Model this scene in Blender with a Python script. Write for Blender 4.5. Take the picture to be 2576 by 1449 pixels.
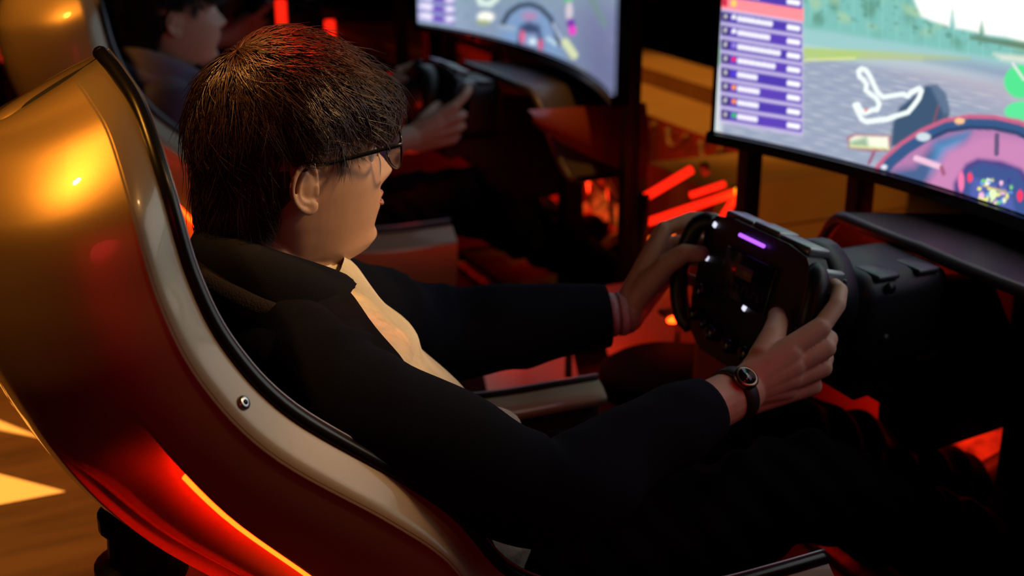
import bpy, bmesh, math, random
import numpy as np
from mathutils import Matrix, Vector
random.seed(7); RNG = np.random.default_rng(7)
SC = bpy.context.scene
for o in list(bpy.data.objects): bpy.data.objects.remove(o)
COL = SC.collection

# ------------------------------------------------------------------ frames
# every simulator is built in its own frame: x = forward, y = to the driver's left, z = up (+0.5 above floor level)
TH, PITCH, FPX, ZF = .42, .34, 3220., .5
OX, OY = -.236, 1.357
def rig_matrix(df=0., dl=0., dz=0.):
    return Matrix.Translation((OX + df*math.cos(TH) - dl*math.sin(TH), OY + df*math.sin(TH) + dl*math.cos(TH), dz-ZF)) @ Matrix.Rotation(TH, 4, 'Z')
RIG = rig_matrix()
SPACING = 1.485
def WP(f, l, z): return RIG @ Vector((f, l, z))

# ------------------------------------------------------------------ camera
cam = bpy.data.cameras.new('camera'); camo = bpy.data.objects.new('camera', cam); COL.objects.link(camo)
camo.location = (0, 0, 1.1); camo.rotation_euler = (math.pi/2 - PITCH, 0, 0)
cam.sensor_width = 36; cam.lens = 45; cam.clip_start = .02
cam.dof.use_dof = True; cam.dof.focus_distance = 1.30; cam.dof.aperture_fstop = 4.0
SC.camera = camo

# ------------------------------------------------------------------ world, lamps, exposure
SC.view_settings.view_transform = 'Standard'; SC.view_settings.look = 'None'
SC.view_settings.gamma = 1; SC.view_settings.use_curve_mapping = False; SC.view_settings.exposure = 0.0
wd = bpy.data.worlds.new('dark_hall'); SC.world = wd; wd.use_nodes = True
wd.node_tree.nodes['Background'].inputs[0].default_value = (.10, .10, .30, 1)
wd.node_tree.nodes['Background'].inputs[1].default_value = .006
AMBER = (1, .39, .05); RED = (1, .03, .006)
def lamp(name, kind, loc, energy, color, target=None, size=.1, spot=60, blend=.6, sy=None):
    L = bpy.data.lights.new(name, kind); o = bpy.data.objects.new(name, L); COL.objects.link(o)
    o.location = WP(*loc); L.energy = energy; L.color = color
    if kind == 'AREA':
        L.size = size
        if sy: L.shape = 'RECTANGLE'; L.size_y = sy
    else: L.shadow_soft_size = size
    if kind == 'SPOT': L.spot_size = math.radians(spot); L.spot_blend = blend
    if target is not None:
        d = WP(*target) - WP(*loc); o.rotation_euler = d.to_track_quat('-Z', 'Y').to_euler()
    return o
# amber and red ceiling spots of the hall, then extra spots added for effect
lamp('ceiling_spot_seat', 'SPOT', (-.88, .02, 2.8), 80, AMBER, (-.30, -.14, 1.33), .04, 15, .95)
lamp('ceiling_spot_next_seat', 'SPOT', (-.62, .95, 2.75), 120, AMBER, (-.22, 1.40, 1.25), .10, 17, .8)
lamp('ceiling_spot_rear', 'SPOT', (-.9, 1.0, 2.75), 420, AMBER, (-.38, .98, .5), .06, 26, .5)
lamp('ceiling_spot_hair', 'SPOT', (-.50, .20, 2.75), 150, (1, .40, .08), (-.07, 0, 1.37), .03, 8, .5)
lamp('ceiling_spot_hair_red', 'SPOT', (.10, .40, 2.7), 150, (1, .04, .015), (.02, 0, 1.38), .03, 6, .5)
lamp('ceiling_spot_plinth', 'SPOT', (1.85, 1.8, 2.7), 70, AMBER, (1.70, 1.85, .85), .08, 46, .5)
lamp('added_spot_hood', 'SPOT', (.55, .55, 2.8), 60, AMBER, (.98, 1.18, 1.0), .05, 12, .7)  # extra amber spot added to brighten the next hood's flank
lamp('added_spot_box', 'SPOT', (2.0, -.9, 2.9), 75, AMBER, (1.5, 1.0, .75), .08, 13, .5)  # unseen amber spot added to reach the near face of the box
lamp('added_spot_face', 'SPOT', (2.3, -.55, 3.1), 360, (1, .55, .21), (.12, -.05, 1.18), .22, 11, .7)  # unseen front spot added to warm and brighten the face
lamp('added_red_shell', 'SPOT', (-.9, -2.7, 2.0), 20, (1, .02, .04), (-.02, -.3, .90), .45, 26, .9)  # unseen red fill behind the camera, added to tint the shell
lamp('added_red_wash', 'SPOT', (1.0, -2.2, 2.9), 28, (1, .03, .02), (.36, -.24, .98), .12, 11, .9)  # unseen red fill added for the glow on forearm and hand

# ------------------------------------------------------------------ materials
def mat(name, base=(.5,.5,.5), rough=.5, metal=0., coat=0., emit=None, es=0., noise=None, bump=None, sheen=0., spec=.5, sss=0., trans=0., aniso=0.):
    m = bpy.data.materials.new(name); m.use_nodes = True; nt = m.node_tree; b = nt.nodes['Principled BSDF']
    b.inputs['Base Color'].default_value = (*base, 1); b.inputs['Roughness'].default_value = rough
    b.inputs['Metallic'].default_value = metal; b.inputs['Coat Weight'].default_value = coat; b.inputs['Coat Roughness'].default_value = .03
    b.inputs['Specular IOR Level'].default_value = spec; b.inputs['Sheen Weight'].default_value = sheen
    b.inputs['Transmission Weight'].default_value = trans
    if aniso: b.inputs['Anisotropic'].default_value = aniso
    if sss: b.inputs['Subsurface Weight'].default_value = sss; b.inputs['Subsurface Radius'].default_value = (.012, .004, .002); b.inputs['Subsurface Scale'].default_value = .5
    if emit: b.inputs['Emission Color'].default_value = (*emit, 1); b.inputs['Emission Strength'].default_value = es
    tc = nt.nodes.new('ShaderNodeTexCoord')
    if noise:   # (scale, second colour, stretch)
        n = nt.nodes.new('ShaderNodeTexNoise'); n.inputs['Scale'].default_value = noise[0]; n.inputs['Detail'].default_value = 4
        mp = nt.nodes.new('ShaderNodeMapping'); mp.inputs['Scale'].default_value = noise[2] if len(noise) > 2 else (1,1,1)
        r = nt.nodes.new('ShaderNodeValToRGB'); r.color_ramp.elements[0].position = .35; r.color_ramp.elements[1].position = .65
        r.color_ramp.elements[0].color = (*base, 1); r.color_ramp.elements[1].color = (*noise[1], 1)
        nt.links.new(tc.outputs['Object'], mp.inputs[0]); nt.links.new(mp.outputs[0], n.inputs['Vector'])
        nt.links.new(n.outputs['Fac'], r.inputs[0]); nt.links.new(r.outputs[0], b.inputs['Base Color'])
    if bump:    # (scale, strength, distance)
        n2 = nt.nodes.new('ShaderNodeTexNoise'); n2.inputs['Scale'].default_value = bump[0]; n2.inputs['Detail'].default_value = 3
        bp = nt.nodes.new('ShaderNodeBump'); bp.inputs['Strength'].default_value = bump[1]; bp.inputs['Distance'].default_value = bump[2]
        nt.links.new(tc.outputs['Object'], n2.inputs['Vector']); nt.links.new(n2.outputs['Fac'], bp.inputs['Height']); nt.links.new(bp.outputs[0], b.inputs['Normal'])
    return m
M = dict(
    paint=mat('pearl_paint', (.78,.54,.25), .44, .72, 1.0, noise=(900,(.84,.60,.30))),
    flange=mat('satin_flange', (.42,.325,.205), .34, .2, .6, noise=(1200,(.46,.36,.24))),
    trim=mat('black_rubber_trim', (.012,.012,.016), .28, spec=.5),
    piping=mat('grey_piping', (.35,.33,.40), .35, .5),
    lining=mat('black_lining', (.02,.02,.024), .85, bump=(400,.3,.002)),
    steel=mat('steel', (.75,.74,.72), .25, 1.),
    dark=mat('black_plastic', (.007,.007,.011), .42, bump=(300,.08,.001)),
    gloss=mat('black_gloss', (.012,.012,.015), .16, coat=.6),
    dgrey=mat('dark_grey_metal', (.10,.105,.115), .38, .7),
    lgrey=mat('grey_metal', (.34,.36,.36), .35, .7),
    cowl=mat('cowl_composite', (.10,.085,.085), .45, .2, .25, bump=(120,.15,.002)),
    body=mat('red_bodywork', (.42,.10,.05), .34, .3, .8),
    frame=mat('powder_coat_black', (.02,.02,.022), .5),
    tube=mat('grey_tube_paint', (.55,.52,.50), .4, .2),
    led=mat('red_led', (.8,.1,.05), .4, emit=(1,.012,.0006), es=42),
    ledhot=mat('amber_red_led', (.8,.2,.05), .4, emit=(1,.035,.002), es=14), ledamber=mat('amber_end_light', (.8,.4,.05), .4, emit=(1,.30,.01), es=2.2), red_glow=mat('red_glow_tube', (.8,.1,.05), .4, emit=(1,.014,.004), es=1.5), orange_glow=mat('orange_glow_surface', (.8,.3,.1), .5, emit=(1,.16,.01), es=1.2),  # red and orange glow also stand for light on frame pieces
    purple=mat('purple_led', (.5,.2,.8), .4, emit=(.42,.10,1), es=1.6),
    white=mat('lit_white_mark', (.8,.8,.9), .4, emit=(.75,.78,1), es=1.1),
    plate=mat('brown_reflection_print', (.22,.12,.08), .5),  # brown reflection on the logo plate, put into its colour
    print=mat('grey_print', (.10,.08,.09), .6),
    skin=mat('skin', (.60,.37,.25), .48, sss=.12, noise=(60,(.64,.41,.28)), bump=(900,.10,.0006)),
    lip=mat('lips', (.48,.20,.16), .4), eye=mat('eye_white', (.8,.78,.75), .1), iris=mat('iris', (.03,.015,.01), .1),
    mole=mat('mole', (.10,.04,.03), .6),
    hair=mat('dark_brown_hair', (.050,.022,.010), .36, spec=.7), hair2=mat('black_hair', (.012,.010,.010), .42, spec=.5),
    jacket=mat('navy_jersey', (.006,.0075,.016), .9, spec=.10, bump=(700,.5,.0012)),
    jacket2=mat('plum_grey_jersey', (.16,.14,.26), .85, sheen=.2, bump=(700,.5,.0012)),
    knit=mat('brown_knit', (.014,.007,.007), .9, bump=(500,.8,.002)),
    shirt=mat('cream_shirt', (.62,.56,.42), .8, noise=(22,(.72,.66,.52)), bump=(28,.9,.012)),
    trousers=mat('black_trousers', (.0022,.0022,.0045), .85, spec=.08),
    shoe=mat('black_shoe', (.02,.02,.02), .5),
    glassframe=mat('black_acetate', (.01,.01,.012), .22),
    strap=mat('black_strap', (.02,.014,.014), .5), gold=mat('rose_steel', (.28,.17,.12), .3, 1.),
    band=mat('pink_wristband', (.75,.32,.36), .55, noise=(180,(.80,.62,.64),(1,1,1))),
    floor=mat('dark_floor', (.05,.032,.02), .38, noise=(3,(.085,.053,.032),(1,6,1)), bump=(60,.05,.002)),
    floor_cream=mat('cream_floor_patch', (.86,.78,.60), .5),
    wall=mat('black_wall', (.016,.012,.012), .85),
    ply=mat('birch_plywood', (.62,.40,.19), .5, noise=(4,(.70,.47,.24),(1,9,1))),
    clip=mat('pale_clip', (.45,.33,.22), .5),
    mat_=mat('pale_foot_mat', (.70,.52,.44), .7, noise=(30,(.20,.14,.12))),
    green=mat('green_lanyard', (.03,.30,.18), .7),
)
lens = bpy.data.materials.new('clear_lens'); lens.use_nodes = True; nt = lens.node_tree
for n in list(nt.nodes): nt.nodes.remove(n)
_o = nt.nodes.new('ShaderNodeOutputMaterial'); _t = nt.nodes.new('ShaderNodeBsdfTransparent'); _g = nt.nodes.new('ShaderNodeBsdfGlossy'); _m = nt.nodes.new('ShaderNodeMixShader'); _f = nt.nodes.new('ShaderNodeFresnel')
_t.inputs[0].default_value = (.93,.90,.90,1); _g.inputs['Roughness'].default_value = .02; _f.inputs[0].default_value = 1.5
nt.links.new(_f.outputs[0], _m.inputs[0]); nt.links.new(_t.outputs[0], _m.inputs[1]); nt.links.new(_g.outputs[0], _m.inputs[2]); nt.links.new(_m.outputs[0], _o.inputs[0])
M['lens'] = lens
screenmat = bpy.data.materials.new('lit_screen'); screenmat.use_nodes = True; nt = screenmat.node_tree; b = nt.nodes['Principled BSDF']
at_ = nt.nodes.new('ShaderNodeAttribute'); at_.attribute_name = 'picture'
b.inputs['Base Color'].default_value = (.01,.01,.01,1); b.inputs['Roughness'].default_value = .35
nt.links.new(at_.outputs['Color'], b.inputs['Emission Color']); b.inputs['Emission Strength'].default_value = 1.15

# ------------------------------------------------------------------ mesh helpers
class G:
    def __init__(s): s.v = []; s.f = []
    def add(s, v, f):
        o = len(s.v); s.v += [tuple(map(float, p)) for p in v]; s.f += [tuple(i+o for i in q) for q in f]; return s
def mesh_of(name, v, f, m, smooth=True):
    me = bpy.data.meshes.new(name); me.from_pydata([tuple(p) for p in v], [], [tuple(q) for q in f]); me.materials.append(m); me.update()
    if smooth: me.polygons.foreach_set('use_smooth', [True]*len(me.polygons))
    return me
def tag(o, label, cat, group=None, kind=None):
    if label: o['label'] = label
    if cat: o['category'] = cat
    if group: o['group'] = group
    if kind: o['kind'] = kind
    return o
BASE = {}
def thing(name, label, cat, base, group=None):
    o = bpy.data.objects.new(name, None); COL.objects.link(o); o.empty_display_size = .05
    o.matrix_world = RIG @ Matrix.Translation(base); BASE[o.name] = Vector(base); tag(o, label, cat, group); return o
def root_of(o):
    while o.parent: o = o.parent
    return o
def part(name, g, m, parent, smooth=True, label=None, kind=None):
    """g: G in rig coordinates; parent: thing or part (None = no parent, rig matrix)"""
    if isinstance(g, bpy.types.Mesh): me = g
    else: me = mesh_of(name, g.v, g.f, m, smooth)
    o = bpy.data.objects.new(name, me); COL.objects.link(o)
    if parent is not None:
        b = BASE[root_of(parent).name]
        if not me.get('shifted'): me.transform(Matrix.Translation(-b)); me['shifted'] = 1
        o.parent = parent
    if label: o['label'] = label
    if kind: o['kind'] = kind
    return o
def solo(name, g, m, base, label, cat, group=None, smooth=True, kind=None):
    me = g if isinstance(g, bpy.types.Mesh) else mesh_of(name, g.v, g.f, m, smooth)
    me.transform(Matrix.Translation(-Vector(base))); me['shifted'] = 1
    o = bpy.data.objects.new(name, me); COL.objects.link(o); o.matrix_world = RIG @ Matrix.Translation(base); BASE[o.name] = Vector(base)
    tag(o, label, cat, group, kind); return o
def copy_tree(o, mtx=None, parent=None, swap=None, skip=()):
    c = o.copy(); COL.objects.link(c)
    if swap and o.data and o.data.materials and o.data.materials[0].name in swap:
        c.data = o.data.copy(); c.data.materials[0] = M[swap[o.data.materials[0].name]]
    if parent is not None: c.parent = parent; c.matrix_parent_inverse = Matrix()
    if mtx is not None: c.matrix_world = mtx @ RIG.inverted() @ o.matrix_world
    for ch in o.children:
        if ch.name.split('.')[0] not in skip: copy_tree(ch, None, c, swap, skip)
    return c

def vec(a): return np.array(a, float)
def frames(P):
    P = np.asarray(P, float); T = np.gradient(P, axis=0); T /= np.linalg.norm(T, axis=1)[:, None] + 1e-12
    n = np.cross(T[0], [0,0,1.]);
    if np.linalg.norm(n) < 1e-3: n = np.cross(T[0], [0,1.,0])
    n /= np.linalg.norm(n); N = [n]
    for i in range(1, len(P)):
        n = N[-1] - T[i]*(N[-1] @ T[i]); n /= np.linalg.norm(n) + 1e-12; N.append(n)
    N = np.array(N); return T, N, np.cross(T, N)
def tube(P, r, n=12, cap=True, closed=False, rfun=None, flat=(1,1)):
    P = np.asarray(P, float); k = len(P); r = np.broadcast_to(np.asarray(r, float), (k,)); T, N, B = frames(P); v = []; f = []
    for i in range(k):
        for j in range(n):
            a = 2*math.pi*j/n; rr = r[i]*(rfun(i/(k-1), a) if rfun else 1)
            v.append(P[i] + N[i]*math.cos(a)*rr*flat[0] + B[i]*math.sin(a)*rr*flat[1])
    for i in range(k - (0 if closed else 1)):
        i2 = (i+1) % k
        for j in range(n): f.append((i*n+j, i*n+(j+1)%n, i2*n+(j+1)%n, i2*n+j))
    if cap and not closed: f.append(tuple(range(n))[::-1]); f.append(tuple((k-1)*n+j for j in range(n)))
    return v, f
def spline(P, n):
    P = np.asarray(P, float); k = len(P); t = np.linspace(0, k-1, n); out = []
    for x in t:
        i = min(int(x), k-2); u = x-i; p0 = P[max(i-1,0)]; p1 = P[i]; p2 = P[i+1]; p3 = P[min(i+2,k-1)]
        out.append(.5*((2*p1)+(-p0+p2)*u+(2*p0-5*p1+4*p2-p3)*u*u+(-p0+3*p1-3*p2+p3)*u**3))
    return np.array(out)
def grid(V, closed_u=False, closed_v=False):
    """V: array (a,b,3) -> verts, quads"""
    a, b, _ = V.shape; f = []
    for i in range(a-1 if not closed_u else a):
        for j in range(b-1 if not closed_v else b):
            f.append((i*b+j, i*b+(j+1)%b, ((i+1)%a)*b+(j+1)%b, ((i+1)%a)*b+j))
    return V.reshape(-1, 3), f
def rbox(c, s, bev=.004, rot=None, seg=2):
    bm = bmesh.new(); bmesh.ops.create_cube(bm, size=1); bmesh.ops.scale(bm, vec=Vector(s), verts=bm.verts)
    if bev: bmesh.ops.bevel(bm, geom=bm.edges[:], offset=min(bev, min(s)*.45), segments=seg, affect='EDGES', profile=.5)
    if rot is not None: bmesh.ops.transform(bm, matrix=rot.to_4x4(), verts=bm.verts)
    bmesh.ops.translate(bm, vec=Vector(c), verts=bm.verts); bm.verts.index_update()
    v = [tuple(x.co) for x in bm.verts]; f = [tuple(y.index for y in x.verts) for x in bm.faces]; bm.free(); return v, f
def prism(poly, off, bev=0):
    """poly: list of 3D points (planar), extruded by vector off"""
    n = len(poly); a = [vec(p) for p in poly]; b_ = [p + vec(off) for p in a]
    f = [tuple(range(n))[::-1], tuple(range(n, 2*n))] + [(i, (i+1)%n, n+(i+1)%n, n+i) for i in range(n)]
    return a+b_, f
def ball(c, r, nu=16, nv=10):
    r = np.broadcast_to(np.asarray(r, float), (3,)); v = [(c[0], c[1], c[2]+r[2])]; f = []
    for i in range(1, nv):
        for j in range(nu):
            a = math.pi*i/nv; b_ = 2*math.pi*j/nu
            v.append((c[0]+r[0]*math.sin(a)*math.cos(b_), c[1]+r[1]*math.sin(a)*math.sin(b_), c[2]+r[2]*math.cos(a)))
    v.append((c[0], c[1], c[2]-r[2])); L_ = len(v)-1
    for j in range(nu): f.append((0, 1+j, 1+(j+1)%nu)); f.append((L_, L_-nu+(j+1)%nu, L_-nu+j))
    for i in range(nv-2):
        for j in range(nu): a = 1+i*nu; f.append((a+j, a+nu+j, a+nu+(j+1)%nu, a+(j+1)%nu))
    return v, f
def capsule(p0, r0, p1, r1, n=18):
    p0 = vec(p0); p1 = vec(p1); d = p1-p0; L_ = np.linalg.norm(d); d = d/(L_+1e-9); P = []; R = []
    for a in np.linspace(-88, 0, 6): P.append(p0+d*r0*math.sin(math.radians(a))); R.append(r0*math.cos(math.radians(a)))
    for a in np.linspace(0, 88, 6): P.append(p1+d*r1*math.sin(math.radians(a))); R.append(r1*math.cos(math.radians(a)))
    P = np.array(P); u = np.cross(d, [0,0,1.]);
    if np.linalg.norm(u) < .05: u = np.cross(d, [0,1.,0])
    u /= np.linalg.norm(u); w = np.cross(d, u); v = []; f = []
    for i in range(12):
        for j in range(n): a = 2*math.pi*j/n; v.append(P[i]+R[i]*(u*math.cos(a)+w*math.sin(a)))
    for i in range(11):
        for j in range(n): f.append((i*n+j, i*n+(j+1)%n, (i+1)*n+(j+1)%n, (i+1)*n+j))
    f.append(tuple(range(n))[::-1]); f.append(tuple(11*n+j for j in range(n))); return v, f
def remesh(name, g, m, voxel, smooth=3, factor=.5, disp=None):
    me = mesh_of('tmp', g.v, g.f, m); o = bpy.data.objects.new('tmp', me); COL.objects.link(o)
    bm = bmesh.new(); bm.from_mesh(me); bmesh.ops.recalc_face_normals(bm, faces=bm.faces[:]); bm.to_mesh(me); bm.free()
    r = o.modifiers.new('r', 'REMESH'); r.mode = 'VOXEL'; r.voxel_size = voxel
    if smooth: s = o.modifiers.new('s', 'SMOOTH'); s.iterations = smooth; s.factor = factor
    dg = bpy.context.evaluated_depsgraph_get(); ev = o.evaluated_get(dg); out = bpy.data.meshes.new_from_object(ev); out.name = name
    bpy.data.objects.remove(o); bpy.data.meshes.remove(me)
    out.materials.clear(); out.materials.append(m)
    if disp:
        n = len(out.vertices); co = np.empty(n*3); out.vertices.foreach_get('co', co); co = co.reshape(-1,3)
        no = np.empty(n*3); out.vertices.foreach_get('normal', no); no = no.reshape(-1,3)
        co += no*disp(co)[:, None]; out.vertices.foreach_set('co', co.ravel())
    out.polygons.foreach_set('use_smooth', [True]*len(out.polygons)); out.update(); return out
def ip(x, xs, ys): return np.interp(x, xs, ys)
def sm(a, b, x): t = np.clip((np.asarray(x, float)-a)/(b-a), 0, 1); return t*t*(3-2*t)

# ================================================================== SETTING
def struct(name, v, f, m, label):
    me = mesh_of(name, v, f, m, False); o = bpy.data.objects.new(name, me); COL.objects.link(o); o.matrix_world = RIG
    o['kind'] = 'structure'; o['label'] = label; return o
def slab(a, b_): c = [(x+y)/2 for x, y in zip(a, b_)]; return rbox(c, [abs(y-x) for x, y in zip(a, b_)], 0)
struct('floor', *slab((-4, -3, ZF-.1), (4.2, 7, ZF)), M['floor'], 'dark brown floor under the simulators')
struct('wall_front', *slab((4.0, -3, ZF), (4.2, 7, 3.4)), M['wall'], 'black wall behind the screens')
struct('wall_far', *slab((-4, 6.8, ZF), (4.0, 7.0, 3.4)), M['wall'], 'black side wall beyond the simulators')

# ================================================================== SEAT SHELL
LC = -.05
RIM = vec([(.50,.828,.285),(.43,.828,.287),(.35,.829,.287),(.27,.837,.282),(.18,.858,.27),(.115,.895,.258),(.065,.965,.248),(.008,1.018,.24),(-.09,1.10,.235),
           (-.14,1.168,.225),(-.165,1.235,.21),(-.177,1.312,.185),(-.183,1.366,.122),(-.191,1.389,.064),(-.196,1.398,.03),(-.197,1.400,.002)])
NS = 110
RS = spline(RIM, NS); SI = np.linspace(3, len(RIM)+2, NS)
tg = np.gradient(RS[:, [0, 2-1]], axis=0); 
for _ in range(6): tg[1:-1] = (tg[:-2]+2*tg[1:-1]+tg[2:])/4
tg /= np.linalg.norm(tg, axis=1)[:, None]
NRM = np.c_[tg[:, 1]*-1, tg[:, 0]]      # back / down side of the rim path
NRM *= np.where((NRM[:, 1] > 0) & (NRM[:, 0] > -.2), -1, 1)[:, None]
if NRM[20, 1] > 0: NRM *= -1
ang = np.degrees(np.arctan2(-NRM[:, 1], -NRM[:, 0])); ang = np.where(SI > 13, ip(SI, [13,14,15,16,18], [12.7,12,18,24,30]), ang); NRM = np.c_[-np.cos(np.radians(ang)), -np.sin(np.radians(ang))]
DEP = ip(SI, [0,6,8,9,11,13,14,15,16,17,18], [.28,.26,.235,.22,.205,.19,.185,.165,.14,.12,.105])
INS = sm(12.1, 11.3, SI)*.024
def sec(i, side, a, b_):
    f, z, w = RS[i]; return np.array([f+NRM[i,0]*b_, LC+side*a, z+NRM[i,1]*b_])
def shellpt(i, side, t):
    w = RS[i, 2]; D = DEP[i]; k = min(1, w/.10); b0 = .030; dg0 = math.degrees(t)
    t = t - math.radians(13)*math.sin(2*t)*sm(9.3, 11.6, SI[i]) if t < math.pi/2 else t
    e = ip(SI[i], [12.5,14.5,16], [.72,.82,1.0]); c, s_ = max(math.cos(t), 0)**e, math.sin(t)**e
    a = (w+.030*k)*c; b_ = b0+(D-b0)*s_; dg = math.degrees(t)
    if 24.3 < dg0 < 64: a -= INS[i]; b_ -= INS[i]*.25
    return sec(i, side, a, b_)
TD = [0,2,6,11,16,20,23,24.2,24.4,26,31,37,44,52,58,63.6,64.2,66,72,79,85,90]
racing_seat = thing('racing_seat', 'champagne pearl racing seat shell that holds the driver in glasses', 'seat', (.2, LC, ZF), 'racing seats')
g = G()
for side in (-1, 1):
    V = np.array([[shellpt(i, side, math.radians(t)) for t in TD] for i in range(NS)])
    v, f = grid(V); g.add(v, f if side < 0 else [q[::-1] for q in f])
shell = part('shell', g, M['paint'], racing_seat)
def flange_sec(i, side):
    w = RS[i, 2]; k = min(1, w/.10); wd_ = ip(SI[i], [0,8,10,12,18], [1.25,1.25,1.12,1.0,1.0])
    return [sec(i, side, w-.002*k, .001), sec(i, side, w+.010*k, .009*wd_), sec(i, side, w+.021*k, .019*wd_), sec(i, side, w+.028*k, .026), sec(i, side, w+.031*k, .033)]
for side in (-1, 1):
    V = np.array([flange_sec(i, side) for i in range(NS)]); v, f = grid(V)
    part('flange', G().add(v, f if side < 0 else [q[::-1] for q in f]), M['flange'], racing_seat, label='beige satin flange along the rim')
rim_r = lambda da, db: [sec(i, -1, max(RS[i,2]-da, .001), db) for i in range(NS)]
rim_l = lambda da, db: [sec(i, 1, max(RS[i,2]-da, .001), db) for i in range(NS)]
P = np.array(rim_r(.007, -.003) + rim_l(.007, -.003)[::-1][1:])
edge = part('edge_trim', G().add(*tube(P, .0075, 10)), M['trim'], racing_seat, label='black rubber edge trim')
P = np.array(rim_r(.011, -.0105) + rim_l(.011, -.0105)[::-1][1:])
part('piping', G().add(*tube(P, .0018, 8)), M['piping'], edge, label='thin grey piping')
g = G()
for side in (-1, 1):
    V = []
    for i in range(NS):
        w = RS[i,2]; D = DEP[i]-.022; row = []
        for t in np.linspace(0, 90, 12):
            t = math.radians(t); e_ = ip(SI[i], [12.5,14.5,16], [.78,.92,1.15]); kk = 1-.2*sm(12.8, 14, SI[i]); row.append(sec(i, side, max(w-.012, 0)*kk*max(math.cos(t), 0)**e_, D*kk*math.sin(t)**e_))
        V.append(row)
    v, f = grid(np.array(V)); g.add(v, f[::-1])
part('lining', g, M['lining'], racing_seat)
for side in (-1, 1):
    V = np.array([[sec(i, side, RS[i,2]-.010, -.004), sec(i, side, RS[i,2]-.024, .002), sec(i, side, RS[i,2]-.040, .014), sec(i, side, RS[i,2]-.044, .024), sec(i, side, RS[i,2]-.016, .03)] for i in range(NS) if SI[i] < 8.6])
    part('inner_sill', G().add(*grid(V)), M['flange'], racing_seat, label='beige sill inside the rim')
g = G()
for side in (-1, 1):
    o_ = [shellpt(0, side, math.radians(t)) for t in TD]; i_ = [sec(0, side, (RS[0,2]-.012)*max(math.cos(t), 0)**.7, (DEP[0]-.022)*math.sin(t)**.7) for t in np.radians(np.linspace(0, 90, 12))]
    g.add(o_+i_[::-1], [tuple(range(len(o_)+len(i_)))])
part('front_cap', g, M['lining'], racing_seat, smooth=False)
for side in (-1, 1):
    idx = [i for i in range(NS) if 7.0 < SI[i] < 11.45]
    P = [shellpt(i, side, math.radians(24.2)) + (sec(i, side, 0, 1)-sec(i, side, 0, 0))*.002 - np.array([0, side*.006, 0]) for i in idx]
    part('led_strip', G().add(*tube(np.array(P), .0036, 8)), M['led'], racing_seat, label='glowing red LED strip')
for side in (-1, 1):
    i = int(np.argmin(abs(SI-11.55))); q = flange_sec(i, side); c = (q[1]*.35+q[2]*.65); nrm = np.cross(q[3]-q[0], np.array(flange_sec(i+1, side)[1])-q[1]); nrm /= np.linalg.norm(nrm)
    if nrm[1]*side < 0: nrm = -nrm
    rv = part('rivet', G().add(*tube([c, c+nrm*.0015, c+nrm*.0028, c+nrm*.003], [.0068,.0068,.0058,.003], 16)), M['steel'], racing_seat, label='round steel rivet')
    part('rivet_socket', G().add(*tube([c+nrm*.0029, c+nrm*.0034], [.0026,.0026], 10)), M['trim'], rv)

# pedestal under the seat
ped = thing('seat_pedestal', 'black ribbed rubber pedestal under the champagne seat shell', 'pedestal', (-.205, .0, ZF), 'seat pedestals')
prof = [(ZF,.10),(ZF+.02,.10),(ZF+.022,.055),(.70,.052),(.705,.062),(.73,.064),(.735,.05),(.745,.062),(.765,.062),(.77,.046),(.80,.044),(.805,.052),(.82,.052),(.825,.036),(.86,.034),(.868,.042),(.885,.042),(.89,.03),(.93,.03)]
part('bellows', G().add(*tube([(-.205,.0,z) for z,_ in prof], [r for _,r in prof], 24)), M['dark'], ped, smooth=False)
part('collar', G().add(*tube([(-.205,.0,.64),(-.205,.0,.645),(-.205,.0,.665),(-.205,.0,.67)], [.06,.07,.07,.06], 24)), M['frame'], ped)

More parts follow.
